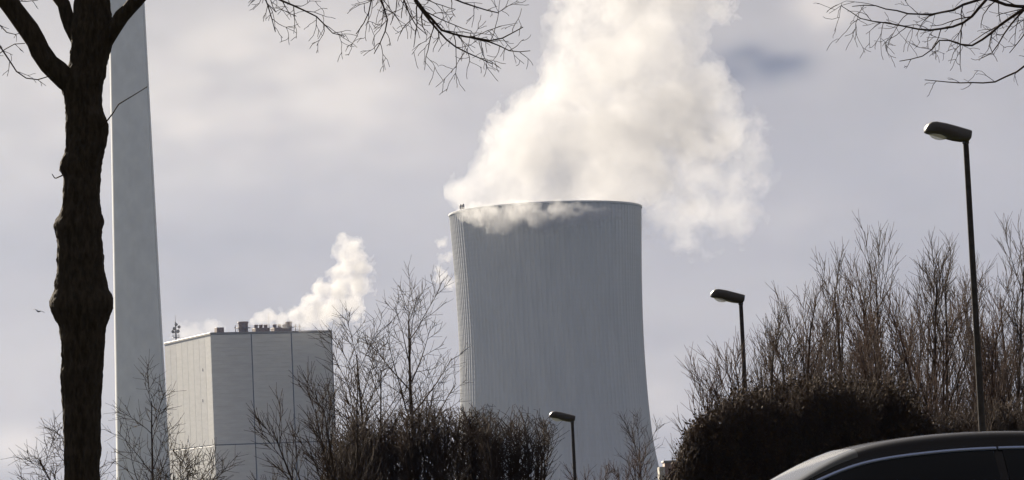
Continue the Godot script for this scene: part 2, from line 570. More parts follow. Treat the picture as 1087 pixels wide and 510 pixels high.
# ---------------------------------------------------------------- steam
# a cloud of droplets: nested closed skins of one noisy field, each filled with thin fog
func plume(called: String, label: String, at: Vector3, lo: Vector3, hi: Vector3, cell: float, blobs: Array, scale: float, amp: float, skins: Array, seed_: int, group := ""):
	var nx := int((hi.x - lo.x) / cell) + 1
	var ny := int((hi.y - lo.y) / cell) + 1
	var nz := int((hi.z - lo.z) / cell) + 1
	var f := PackedFloat32Array()
	f.resize(nx * ny * nz)
	f.fill(-1.0)
	for b in blobs:
		var c := Vector3(b[0], b[1], b[2])
		var r: float = b[3]
		var wt: float = b[4] if b.size() > 4 else 0.0
		var reach := r * 1.6
		for k in range(maxi(0, int((c.z - reach - lo.z) / cell)), mini(nz, int((c.z + reach - lo.z) / cell) + 2)):
			var dz := (lo.z + k * cell - c.z) / 1.0
			for j in range(maxi(0, int((c.y - reach - lo.y) / cell)), mini(ny, int((c.y + reach - lo.y) / cell) + 2)):
				var dy := lo.y + j * cell - c.y
				var o := (k * ny + j) * nx
				var rest := reach * reach - dz * dz - dy * dy
				if rest <= 0.0: continue
				var half := sqrt(rest)
				for i in range(maxi(0, int((c.x - half - lo.x) / cell)), mini(nx, int((c.x + half - lo.x) / cell) + 1)):
					var dx := lo.x + i * cell - c.x
					var val := 1.0 - sqrt(dx * dx + dy * dy + dz * dz) / r + wt
					var old := f[o + i]
					if val > old - 0.25:
						# smooth union
						var hmix := clampf(0.5 + 0.5 * (val - old) / 0.25, 0.0, 1.0)
						f[o + i] = lerpf(old, val, hmix) + 0.25 * hmix * (1.0 - hmix)
	var fn := FastNoiseLite.new()
	fn.seed = seed_
	fn.noise_type = FastNoiseLite.TYPE_SIMPLEX_SMOOTH
	fn.frequency = 1.0 / scale
	fn.fractal_octaves = 5
	fn.fractal_gain = 0.64
	fn.fractal_lacunarity = 2.1
	fn.domain_warp_enabled = true
	fn.domain_warp_amplitude = scale * 0.35
	fn.domain_warp_frequency = 1.0 / (scale * 1.2)
	for k in nz:
		for j in ny:
			var o := (k * ny + j) * nx
			for i in nx:
				var e := f[o + i]
				if i <= 1 or j <= 1 or k <= 1 or i == nx - 1 or j == ny - 1 or k == nz - 1: f[o + i] = -1.0
				elif e > -0.62: f[o + i] = maxf(e + amp * fn.get_noise_3d(lo.x + i * cell, lo.y + j * cell, lo.z + k * cell), (e - 0.42) * 1.5)
	var t := thing(called, label, "steam", at, 0.0, group)
	for s in skins:
		var g := skin(fill_bubbles(f.duplicate(), nx, ny, nz, s[0]), nx, ny, nz, lo, cell, s[0])
		if g.i.size() < 12: continue
		var m := FogMaterial.new()
		m.density = s[1]
		m.albedo = Color(1, 1, 1)
		var o := MeshInstance3D.new()
		o.name = "vapour"
		o.mesh = g.mesh()
		o.material_override = m
		t.add_child(o, true)

# closed bubbles inside the cloud are filled: what cannot be reached from outside belongs to it
func fill_bubbles(f: PackedFloat32Array, nx: int, ny: int, nz: int, level: float) -> PackedFloat32Array:
	var out := PackedByteArray()
	out.resize(f.size())
	var open := PackedInt32Array([0])
	out[0] = 1
	var sz := nx * ny
	var last := f.size()
	while open.size():
		var o := open[open.size() - 1]
		open.remove_at(open.size() - 1)
		for d in [1, -1, nx, -nx, sz, -sz]:
			var q: int = o + d
			if q >= 0 and q < last and out[q] == 0 and f[q] <= level:
				out[q] = 1
				open.append(q)
	for k in last:
		if out[k] == 0 and f[k] <= level: f[k] = level + 0.08
	return f

# surface nets of the field at a level
func skin(f: PackedFloat32Array, nx: int, ny: int, nz: int, lo: Vector3, cell: float, level: float) -> Geo:
	var g := Geo.new()
	var at := PackedInt32Array()
	at.resize(nx * ny * nz)
	at.fill(-1)
	var off := [0, 1, nx, nx + 1, nx * ny, nx * ny + 1, nx * ny + nx, nx * ny + nx + 1]
	var edges := [[0, 1], [2, 3], [4, 5], [6, 7], [0, 2], [1, 3], [4, 6], [5, 7], [0, 4], [1, 5], [2, 6], [3, 7]]
	var sx := nx
	var sz := nx * ny
	for k in nz - 1:
		for j in ny - 1:
			for i in nx - 1:
				var o := (k * ny + j) * nx + i
				var q := 0
				if f[o] > level: q += 1
				if f[o + 1] > level: q += 1
				if f[o + sx] > level: q += 1
				if f[o + sx + 1] > level: q += 1
				if f[o + sz] > level: q += 1
				if f[o + sz + 1] > level: q += 1
				if f[o + sz + sx] > level: q += 1
				if f[o + sz + sx + 1] > level: q += 1
				if q == 0 or q == 8: continue
				var sum := Vector3.ZERO
				var cnt := 0
				for e in edges:
					var fa := f[o + off[e[0]]] - level
					var fb := f[o + off[e[1]]] - level
					if (fa > 0.0) != (fb > 0.0):
						var w := fa / (fa - fb)
						var pa := Vector3(e[0] & 1, (e[0] >> 1) & 1, e[0] >> 2)
						var pb := Vector3(e[1] & 1, (e[1] >> 1) & 1, e[1] >> 2)
						sum += pa.lerp(pb, w)
						cnt += 1
				at[o] = g.v.size()
				g.v.append(lo + (Vector3(i, j, k) + sum / cnt) * cell)
				g.n.append(Vector3.UP)
	for k in range(1, nz - 1):
		for j in range(1, ny - 1):
			for i in range(1, nx - 1):
				var o := (k * ny + j) * nx + i
				var ins := f[o] > level
				if ins != (f[o + 1] > level):
					face(g, at[o - sx - sz], at[o - sz], at[o], at[o - sx], ins)
				if ins != (f[o + sx] > level):
					face(g, at[o - 1 - sz], at[o - 1], at[o], at[o - sz], ins)
				if ins != (f[o + sz] > level):
					face(g, at[o - 1 - sx], at[o - sx], at[o], at[o - 1], ins)
	return g

func face(g: Geo, a: int, b: int, c: int, d: int, ins: bool):
	if ins:
		g.tri(a, c, b); g.tri(a, d, c)
	else:
		g.tri(a, b, c); g.tri(a, c, d)

func steam():
	plume("steam_plume", "huge bright white steam cloud billowing from the cooling tower's mouth", Vector3(11.7, 99, -1100), Vector3(-36, -12, -44), Vector3(112, 108, 44), 0.98, [[-15.37, 8.86, 0, 13.31, 0.0], [2.23, 10.3, 6, 17.44, 0.0], [19.72, 9.5, -4, 15.22, 0.0], [-23.23, 11.46, 0, 9.51, 0.0], [24.34, 6.08, 4, 9.51, 0.0], [-5.14, 23.46, -6, 14.27, 0.0], [14.19, 27.39, 4, 20.61, 0.0], [33.54, 31.33, -4, 19.02, 0.0], [6.79, 39.95, 2, 14.27, 0.0], [26.26, 46.14, -6, 20.92, 0.0], [44.93, 35.63, 5, 17.75, 0.0], [58.94, 28.56, 0, 10.78, -0.05], [22.24, 62.45, 4, 14.27, 0.0], [38.14, 60.11, -4, 15.85, 0.0], [27.96, 81.59, 0, 18.39, 0.0], [46.91, 75.87, 6, 13.31, 0.0], [43.31, 100.35, 0, 25.36, 0.0], [65.97, 104.18, -6, 25.36, 0.0], [39.05, 13.42, 2, 14.27, -0.1], [64.21, 37.97, 3, 7.61, -0.1], [90.66, 85.2, 0, 12.68, -0.25]], 24.0, 1.2, [[0.0, 0.019], [0.2, 0.01], [0.5, 0.007]], 5)
	plume("steam_plume", "small bright steam plume blowing right from the stacks on the grey building", Vector3(-72.5, 55.4, -906), Vector3(-6, -3, -9), Vector3(36, 31, 9), 0.38, [[-0.52, 2.62, 0, 1.04, 0.0], [1.61, 3.31, 0, 1.57, 0.0], [4.76, 3.69, 1, 2.09, 0.0], [7.9, 3.55, 0, 2.35, 0.0], [11.05, 3.67, -1, 2.61, 0.0], [14.72, 3.76, 0, 3.39, 0.0], [18.41, 4.38, 1, 4.18, 0.0], [15.16, 8.2, 0, 2.35, -0.05], [21.62, 6.07, -1, 4.44, 0.0], [19.97, 10.61, 0, 3.39, 0.0], [24.39, 9.88, 1, 4.44, 0.0], [26.88, 6.62, -1, 3.39, 0.0], [28.68, 12.31, 0, 4.18, 0.0], [24.08, 15.15, 1, 2.87, -0.05], [27.31, 17.11, -1, 3.92, 0.0], [30.16, 16.19, 0, 3.13, 0.0], [27.22, 21.32, 0, 3.39, 0.0], [26.0, 23.48, 1, 2.35, 0.0], [30.56, 19.59, -1, 2.61, -0.05], [28.83, 3.12, 0, 2.61, -0.2]], 5.0, 1.45, [[0.0, 0.07], [0.35, 0.07]], 9)
	plume("steam_plume", "thin ragged steam curling down right of the big steam cloud", Vector3(11.7, 99, -1100), Vector3(20, -34, -28), Vector3(86, 52, 28), 0.9, [[53.68, 19.17, 0, 14.27, 0], [64.58, 13.86, 4, 10.14, -0.05], [51.37, 4.85, -3, 13.31, -0.05], [62.34, 1.15, 2, 9.51, -0.1], [40.09, 2.16, 0, 9.51, -0.15], [49.23, -6.25, 3, 6.34, -0.2], [68.34, 24.92, 0, 8.88, -0.05]], 13.0, 1.7, [[0.0, 0.007], [0.3, 0.009]], 77)
	plume("steam_plume", "ragged steam veil spilling down over the near rim of the cooling tower", Vector3(11.7, 99, -1068), Vector3(-32, -13, -12), Vector3(26, 9, 22), 0.62, [[-26.86, 2.55, -8.34, 2.46, 0.0], [-23.21, 1.14, -1.67, 3.39, 0.05], [-19.24, 0.02, 3.48, 4.0, 0.1], [-14.98, -1.72, 9.23, 4.31, 0.1], [-10.63, -1.3, 9.63, 4.0, 0.05], [-6.24, 0.05, 7.42, 4.0, 0.1], [-1.74, -2.95, 13.81, 4.0, 0.1], [2.99, -0.99, 9.07, 4.0, 0.05], [7.24, -2.74, 11.62, 3.69, 0.1], [11.66, -0.76, 5.7, 3.69, 0], [15.94, -1.89, 5.65, 3.08, -0.05], [20.32, -0.85, 0.17, 2.77, -0.15], [24.67, -0.42, -5.18, 2.46, -0.2]], 7.0, 1.3, [[0.0, 0.06], [0.35, 0.06]], 31)
	plume("steam_plume", "faint small steam wisp at the left edge of the cooling tower", Vector3(-23.38, 85.85, -1085.00), Vector3(-5, -10, -5), Vector3(7, 12, 5), 0.5, [[0.0, 7.0, 0.0, 2.2, -0.1], [1.2, 2.0, 0.0, 2.6, -0.1], [-0.5, -4.0, 0.0, 3.2, 0.0], [2.0, -6.5, 0.0, 2.5, 0.0]], 4.0, 1.5, [[0.1, 0.035], [0.4, 0.05]], 14)
	plume("steam_plume", "pale steam drifting behind the left roof edge of the grey building", Vector3(-97.39, 60.96, -985.00), Vector3(-9, -6, -5), Vector3(12, 6, 5), 0.6, [[-4.0, -1.5, 0.0, 3.4, 0.0], [1.0, -0.6, 0.0, 3.4, 0.0], [6.0, 0.3, 0.0, 3.0, 0.0]], 6.0, 1.2, [[0.0, 0.02], [0.25, 0.02]], 18)

# ---------------------------------------------------------------- bare trees and shrubs
# opts: seg, kids per level, angle, ratio, lift, wob, from (share of the branch where twigs begin)
func grow(trunk: Geo, crown: Geo, p: Vector3, d: Vector3, length: float, r: float, level: int, o: Dictionary):
	var last: bool = level >= o.levels
	var seg: int = 9 if level == 0 else (5 if not last else 3)
	var pts := PackedVector3Array([p])
	var rad := PackedFloat32Array([r])
	var dirs := [d]
	var rmin: float = o.rmin
	for k in seg:
		var wob: float = o.wob * (0.4 if level == 0 else (1.0 if level == 1 else 0.8))
		d = (d + Vector3(rng.randfn(0, wob), rng.randfn(0, wob) + o.lift * (0.3 if level == 0 else 1.0), rng.randfn(0, wob))).normalized()
		p += d * length / seg
		pts.append(p)
		var tt := float(k + 1) / seg
		rad.append(maxf(rmin * (0.6 if last else 1.0), r * (1.0 - 0.82 * tt)))
		dirs.append(d)
	(trunk if level == 0 else crown).tube(pts, rad, 8 if level == 0 else (4 if level == 1 else 3))
	if last: return
	var kids: int = o.kids[level]
	var from: float = o.from if level == 0 else 0.15
	var spin := rng.randf() * TAU
	for k in kids:
		var u := from + (1.0 - from) * (k + rng.randf()) / kids
		u = minf(u, 0.98)
		var at := u * seg
		var s := mini(int(at), seg - 1)
		var q := pts[s].lerp(pts[s + 1], at - s)
		var dd: Vector3 = dirs[s + 1]
		spin += 2.4 + rng.randfn(0, 0.5)
		var side := dd.cross(Vector3(0.3, 0.1, 0.95)).normalized().rotated(dd, spin)
		var ang: float = o.angle * rng.randf_range(0.7, 1.25) * (1.0 - 0.25 * u)
		var kd := (dd * cos(ang) + side * sin(ang)).normalized()
		var rest := 1.0 - u
		var kl: float = length * o.ratio * (0.35 + 0.9 * rest) * rng.randf_range(0.7, 1.2)
		if level > 0: kl = maxf(0.30, length * o.ratio2 * rng.randf_range(0.6, 1.15) * (0.55 + 0.6 * rest))
		var kr := maxf(rmin, lerpf(rad[s], rad[s + 1], at - s) * (0.55 if level == 0 else 0.62))
		grow(trunk, crown, q, kd, kl, kr, level + 1, o)

func bare_tree(called: String, label: String, group: String, x: float, z: float, height: float, mat: Material, o: Dictionary, lean := Vector3.ZERO):
	var t := thing(called, label, "tree" if called.ends_with("tree") else "shrub", Vector3(x, ground_y(z) - 0.02, z), 0.0, group)
	var trunk := Geo.new()
	var crown := Geo.new()
	var stems: int = o.get("stems", 1)
	for k in stems:
		var d := (Vector3.UP + lean).normalized()
		var root := Vector3.ZERO
		if stems > 1:
			d = (d + Vector3(rng.randfn(0, o.fan), 0, rng.randfn(0, o.fan))).normalized()
			root = Vector3(rng.randfn(0, o.foot), 0, rng.randfn(0, o.foot))
		grow(trunk, crown, root, d, height * (1.0 if k == 0 else rng.randf_range(0.7, 1.0)), o.r, 0, o)
	put("trunk" if stems == 1 else "stems", trunk, mat, t)
	put("crown", crown, mat, t)

func opts(base: Dictionary, more := {}) -> Dictionary:
	var d := {"levels": 4, "kids": [14, 7, 5, 4], "angle": 0.8, "ratio": 0.5, "ratio2": 0.5, "lift": 0.03, "wob": 0.06, "from": 0.25, "rmin": 0.006, "r": 0.09}
	d.merge(base, true)
	d.merge(more, true)
	return d

func trees_behind():
	var g := "bare trees between the car park and the plant"
	# left: wide crown in front of the chimney foot
	bare_tree("bare_tree", "bare spreading tree in front of the chimney foot, just right of the black trunk", g, -8.06, -70.0, 5.6, M.twig, opts({"r": 0.06, "stems": 6, "fan": 0.27, "foot": 0.06, "kids": [13, 7, 4], "levels": 3, "angle": 0.85, "ratio": 0.36, "ratio2": 0.52, "from": 0.3, "lift": 0.03, "rmin": 0.006}))
	bare_tree("bare_shrub", "low bare shrub at the lower left corner of the view", "bare shrubs", -9.54, -62.0, 3.3, M.twig, opts({"r": 0.04, "stems": 5, "fan": 0.4, "foot": 0.25, "kids": [10, 5, 4], "levels": 3, "ratio": 0.4}))
	bare_tree("bare_shrub", "low bare shrub left of and behind the black trunk", "bare shrubs", -9.45, -66.0, 3.5, M.twig, opts({"r": 0.04, "stems": 4, "fan": 0.35, "foot": 0.25, "kids": [10, 5, 4], "levels": 3, "ratio": 0.4}))
	# centre: behind the hedge
	bare_tree("bare_tree", "tallest bare tree behind the middle hedge, left of the cooling tower", g, -2.36, -75.0, 7.7, M.twig, opts({"r": 0.10, "kids": [17, 9, 5], "levels": 3, "angle": 0.85, "ratio": 0.46, "from": 0.3, "lift": 0.05, "rmin": 0.006}))
	bare_tree("bare_tree", "slender bare tree behind the middle hedge, right of the grey building", g, -3.32, -72.0, 6.6, M.twig, opts({"r": 0.075, "kids": [17, 9, 5], "levels": 3, "angle": 0.8, "ratio": 0.44, "from": 0.3, "lift": 0.05, "rmin": 0.006}))
	bare_tree("bare_tree", "thin bare tree leaning between the two taller ones behind the middle hedge", g, -2.83, -70.0, 6.0, M.twig, opts({"r": 0.06, "kids": [15, 8, 4], "levels": 3, "angle": 0.75, "ratio": 0.42, "from": 0.3, "rmin": 0.0045}), Vector3(-0.05, 0, 0))
	bare_tree("bare_shrub", "bare shrub fanning out left of the middle hedge, before the grey building", "bare shrubs", -3.00, -58.0, 4.0, M.twig, opts({"r": 0.05, "stems": 7, "fan": 0.22, "foot": 0.2, "kids": [12, 5, 4], "levels": 3, "angle": 0.5, "ratio": 0.36}), Vector3(-0.07, 0, 0))
	# before the cooling tower's right foot
	bare_tree("bare_tree", "small bare tree before the right foot of the cooling tower", g, 4.13, -110.0, 7.0, M.twig, opts({"r": 0.08, "kids": [16, 8, 4], "levels": 3, "angle": 0.65, "ratio": 0.4, "from": 0.22, "lift": 0.04, "rmin": 0.007}))
	bare_tree("bare_shrub", "reddish bare shrub between the lowest lamp and the small tree", "bare shrubs", 2.66, -100.0, 5.6, M.twig_red, opts({"r": 0.05, "stems": 5, "fan": 0.16, "foot": 0.35, "kids": [13, 6, 4], "levels": 3, "angle": 0.5, "ratio": 0.33, "rmin": 0.008}))
	bare_tree("bare_shrub", "thin reddish bare shrub right behind the lowest lamp post", "bare shrubs", 1.76, -95.0, 5.0, M.twig_red, opts({"r": 0.04, "stems": 4, "fan": 0.16, "foot": 0.4, "kids": [10, 5, 4], "levels": 3, "angle": 0.5, "ratio": 0.33, "rmin": 0.007}))
	# right: a row of tall upright trees
	var row := [[6.07, -66.0, 6.79, "tall upright bare tree with twin tops, left end of the tallest group", false, 2], [7.07, -70.0, 7.48, "upright bare tree with the highest tips above the hedge's middle", false, 2], [7.03, -64.0, 6.19, "thin upright bare tree behind the hedge's right half", true, 1], [8.38, -72.0, 7.07, "upright bare tree halfway between hedge middle and tallest lamp", false, 2], [8.67, -68.0, 7.08, "upright bare tree just left of the tallest lamp post", false, 2], [8.40, -63.0, 5.58, "shorter reddish bare tree touching the tallest lamp post's left side", true, 2], [9.90, -66.0, 6.98, "tall bare tree just right of the tallest lamp post", false, 2], [11.23, -72.0, 7.38, "bare tree cut by the right edge of the view", true, 2], [5.32, -63.0, 5.70, "reddish bare tree second from the small lamp on its right", true, 2], [4.63, -62.0, 5.05, "bare tree just right of the small roadside lamp's post", false, 2], [3.91, -60.0, 4.34, "many-stemmed bare tree behind the small lamp's post", true, 3], [3.29, -58.0, 3.42, "low bare sprouts at the left end of the right hedge", false, 3], [8.30, -80.0, 7.86, "slim bare tree far behind the hedge, right of the highest tips", false, 1], [9.81, -80.0, 8.01, "reddish slim bare tree far behind, left of the tallest lamp post", true, 1], [11.60, -82.0, 8.24, "slim bare tree far behind the tallest lamp post", false, 1], [12.19, -80.0, 8.32, "reddish slim bare tree far behind, near the right edge", true, 1], [7.33, -78.0, 7.43, "slim reddish bare tree between the two left tall ones", true, 1]]
	for k in row:
		bare_tree("upright_tree", k[3], "upright bare trees behind the right hedge", k[0], k[1], k[2], M.twig_red if k[4] else M.twig, opts({"r": 0.04 if k[5] > 2 else 0.075, "stems": k[5], "fan": 0.10, "foot": 0.3, "kids": [19, 7, 4], "levels": 3, "angle": 0.46, "ratio": 0.42, "ratio2": 0.5, "from": 0.10, "lift": 0.05, "wob": 0.06, "rmin": 0.0055}))

func thicket():
	rng.seed = 808
	for k in [[5.69, -75.0, 6.11], [5.53, -68.0, 5.64], [6.55, -75.0, 6.76], [6.61, -71.0, 6.16], [6.91, -71.0, 6.42], [6.45, -63.0, 5.23], [8.03, -75.0, 6.89], [6.71, -60.0, 4.79], [7.54, -64.0, 5.48], [8.15, -66.0, 5.63], [9.29, -72.0, 6.17], [8.45, -63.0, 5.23], [10.12, -73.0, 6.26], [10.79, -75.0, 6.88], [9.23, -62.0, 5.31], [10.61, -69.0, 6.0]]:
		bare_tree("sapling_tree", "thin leafless sapling in the thicket behind the right hedge and tallest lamp", "saplings in the thicket behind the right hedge", k[0], k[1], k[2], M.twig_red if rng.randf() < 0.5 else M.twig, opts({"r": 0.045, "stems": 2, "fan": 0.12, "foot": 0.3, "kids": [14, 6, 4], "levels": 3, "angle": 0.42, "ratio": 0.36, "ratio2": 0.5, "from": 0.06, "lift": 0.05, "rmin": 0.005}))

# clipped bushes: many forking stems cut off at one height, some brown leaves left on them
func hedge_bush(label: String, group: String, x: float, z: float, half: float, height: float, stems: int, twigs: int, leaves: int, mat: Material, leafm: Material, seed_: int, dome := 0.0):
	rng.seed = seed_
	var gy := ground_y(z) - 0.02
	var t := thing("hedge_bush", label, "bush", Vector3(x, gy, z), 0.0, group)
	var a := Geo.new()
	var b := Geo.new()
	var c := Geo.new()
	for k in stems:
		var u := rng.randf_range(-1, 1)
		var w := rng.randf_range(-1, 1)
		var root := Vector3(u * half * 0.55, 0, w * half * 0.5)
		var tip := Vector3(u * half + rng.randfn(0, 0.12), height * (1.0 - dome * u * u) * rng.randf_range(0.8, 1.0), w * half * 0.8 + rng.randfn(0, 0.1))
		var pts := PackedVector3Array()
		var rad := PackedFloat32Array()
		var mid := root.lerp(tip, 0.5) + Vector3(rng.randfn(0, 0.10), 0, rng.randfn(0, 0.10))
		for s in 9:
			var q := s / 8.0
			pts.append(root.lerp(mid, q).lerp(mid.lerp(tip, q), q) + Vector3(rng.randfn(0, 0.025), 0, rng.randfn(0, 0.025)))
			rad.append(lerpf(0.030, 0.007, q))
		a.tube(pts, rad, 5)
		for m in twigs:
			var q := 0.25 + 0.75 * sqrt(rng.randf())
			var s := mini(int(q * 8), 7)
			var p := pts[s].lerp(pts[s + 1], q * 8 - s)
			var d := (Vector3(rng.randfn(0, 0.55), 0.75, rng.randfn(0, 0.55))).normalized()
			var l := rng.randf_range(0.25, 0.75)
			var tp := PackedVector3Array([p])
			var tr := PackedFloat32Array([0.009])
			for e in 3:
				d = (d + Vector3(rng.randfn(0, 0.2), 0.06, rng.randfn(0, 0.2))).normalized()
				p += d * l / 3
				p.y = minf(p.y, height * (1.0 - dome * pow(clampf(p.x / half, -1.2, 1.2), 2.0)) + rng.randf_range(-0.05, 0.28) )
				tp.append(p); tr.append(0.006 - 0.001 * e)
			b.tube(tp, tr, 3)
			if m * stems + k < leaves * 1000000:
				for e in leaves:
					var lp := tp[1].lerp(tp[3], rng.randf()) + Vector3(rng.randfn(0, 0.05), rng.randfn(0, 0.05), rng.randfn(0, 0.05))
					var x1 := Vector3(rng.randfn(0, 1), rng.randfn(0, 1), rng.randfn(0, 1)).normalized() * rng.randf_range(0.02, 0.042)
					var y1 := x1.cross(Vector3(rng.randfn(0, 1), rng.randfn(0, 1), rng.randfn(0, 1))).normalized() * x1.length() * 0.6
					c.quad(lp - x1, lp + y1, lp + x1, lp - y1)
	put("stems", a, mat, t)
	put("twigs", b, mat, t).set_meta("kind", "stuff")
	if leaves: put("leaves", c, leafm, t).set_meta("kind", "stuff")

func hedges():
	for k in [["left end bush of the middle hedge, before the grey building", -3.11, -60.0, 0.47, 3.83, 1, 0.12], ["second bush from the left in the middle hedge", -2.45, -61.0, 0.47, 4.0, 2, 0.03], ["bush in the centre of the middle hedge, left of the tower's lit edge", -1.67, -60.0, 0.47, 3.96, 3, 0.03], ["bush of the middle hedge below the tower's lit left edge", -0.94, -61.0, 0.47, 4.0, 4, 0.03], ["right end bush of the middle hedge, beside the lowest lamp", -0.12, -60.0, 0.55, 3.82, 5, 0.06]]:
		hedge_bush(k[0], "bushes of the middle hedge", k[1], k[2], k[3], k[4], 38, 36, 0, M.twig, M.leaf, k[5], k[6])
	for k in [["left end bush of the dark right hedge", 3.1, -55.0, 0.51, 3.16, 11, 0.25, true], ["dark bush of the right hedge below the small lamp", 3.78, -55.0, 0.54, 3.57, 12, 0.08, true], ["dark bush in the right hedge, just right of the small lamp", 4.58, -56.0, 0.55, 3.78, 13, 0.03, true], ["dark middle bush of the right hedge above the windscreen", 5.22, -55.0, 0.54, 3.73, 14, 0.03, true], ["dark bush of the right hedge above the car roof", 6.03, -56.0, 0.55, 3.75, 15, 0.03, true], ["dark bush at the right end of the dark hedge, left of the tallest lamp post", 6.76, -57.0, 0.53, 3.47, 16, 0.25, true], ["leafless bush behind the tallest lamp post", 7.73, -58.0, 0.6, 3.39, 17, 0.03, false], ["leafless bush at the right edge of the view", 8.47, -57.0, 0.62, 3.36, 18, 0.03, false]]:
		hedge_bush(k[0], "bushes of the right hedge", k[1], k[2], k[3], k[4], 40, 60 if k[7] else 40, 3 if k[7] else 0, M.twig, M.leaf_green, k[5], k[6])

# evergreens across the road behind the viewer: the dark side windows of the car mirror them
func wood_behind():
	rng.seed = 40
	var g := Geo.new()
	for k in 26:
		var at := Vector3(-36.0 + k * 2.9 + rng.randf_range(-0.6, 0.6), 0, 11.0 + rng.randf_range(-1.5, 3.0))
		var hgt := rng.randf_range(21.0, 26.0)
		g.tube([at, at + Vector3(0, hgt * 0.95, 0)], [0.2, 0.03], 6)
		for m in 800:
			var q := pow(rng.randf(), 1.4)
			var w := rng.randf() * TAU
			var r := lerpf(2.3, 0.15, q) * sqrt(rng.randf())
			var p := at + Vector3(cos(w) * r, 0.3 + q * (hgt - 0.3), sin(w) * r)
			var x1 := Vector3(cos(w), -0.35, sin(w)).normalized() * 0.75
			var y1 := x1.cross(Vector3(rng.randfn(0, 1), rng.randfn(0, 1), rng.randfn(0, 1))).normalized() * 0.38
			g.quad(p - x1, p + y1, p + x1, p - y1)
	var o := put("evergreen_wood", g, M.leaf_green)
	o.set_meta("kind", "stuff")
	tag(o, "dark evergreen wood across the road behind the viewer, mirrored in the car windows", "wood")

# a branch along given points with side twigs; drop pulls the twigs downwards
func limb(g: Geo, tw: Geo, path: Array, r0: float, r1: float, twigs: int, tl: float, drop: float, from := 0.0, depth := 2):
	var cv := Curve3D.new()
	for k in path.size():
		var tg: Vector3 = (path[mini(k + 1, path.size() - 1)] - path[maxi(k - 1, 0)]) / 6.0
		cv.add_point(path[k], -tg, tg)
	var len := cv.get_baked_length()
	var n := maxi(6, int(len / 0.09))
	var pts := PackedVector3Array()
	var rad := PackedFloat32Array()
	for k in n + 1:
		var q := float(k) / n
		pts.append(cv.sample_baked(len * q) + Vector3(rng.randfn(0, 0.10), rng.randfn(0, 0.10), rng.randfn(0, 0.10)) * minf(r0, 0.06) * (1.0 if k > 0 else 0.0))
		rad.append(lerpf(r0, r1, pow(q, 0.8)) * (1.0 + (rng.randf_range(-0.05, 0.07) if r0 > 0.03 else 0.0)))
	g.tube(pts, rad, 10 if r0 > 0.03 else (6 if r0 > 0.008 else 4))
	for k in twigs:
		var q := from + (1.0 - from) * (k + rng.randf()) / twigs
		var s := mini(int(q * n), n - 1)
		var dir := (pts[s + 1] - pts[s]).normalized()
		var side := dir.cross(Vector3(rng.randfn(0, 0.4), rng.randfn(0, 0.4), 1.0)).normalized() * (1.0 if k % 2 == 0 else -1.0)
		twig(tw, pts[s], (dir * rng.randf_range(0.5, 0.9) + side * rng.randf_range(0.5, 0.9) + Vector3(0, -drop, 0)).normalized(), tl * rng.randf_range(0.5, 1.2) * (1.0 - 0.4 * q), maxf(0.003, minf(rad[s] * 0.5, 0.0055)), depth, drop)

func twig(g: Geo, p: Vector3, d: Vector3, l: float, r: float, depth: int, drop: float):
	var n := 7
	var pts := PackedVector3Array([p])
	var rad := PackedFloat32Array([r])
	for k in n:
		d = (d + Vector3(rng.randfn(0, 0.17), rng.randfn(0, 0.17) - drop * 0.12, rng.randfn(0, 0.12))).normalized()
		p += d * l / n
		pts.append(p); rad.append(maxf(0.0019, r * (1.0 - 0.55 * (k + 1) / n)))
	g.tube(pts, rad, 4)
	if depth <= 0: return
	var kids := 1 + int(l * 6.0)
	for k in kids:
		var s := 1 + rng.randi() % (n - 1)
		var side := d.cross(Vector3(rng.randfn(0, 0.3), rng.randfn(0, 0.3), 1.0)).normalized() * (1.0 if k % 2 == 0 else -1.0)
		twig(g, pts[s], (d * 0.8 + side * rng.randf_range(0.5, 1.0)).normalized(), l * rng.randf_range(0.35, 0.65), maxf(0.0022, rad[s] * 0.7), depth - 1, drop)

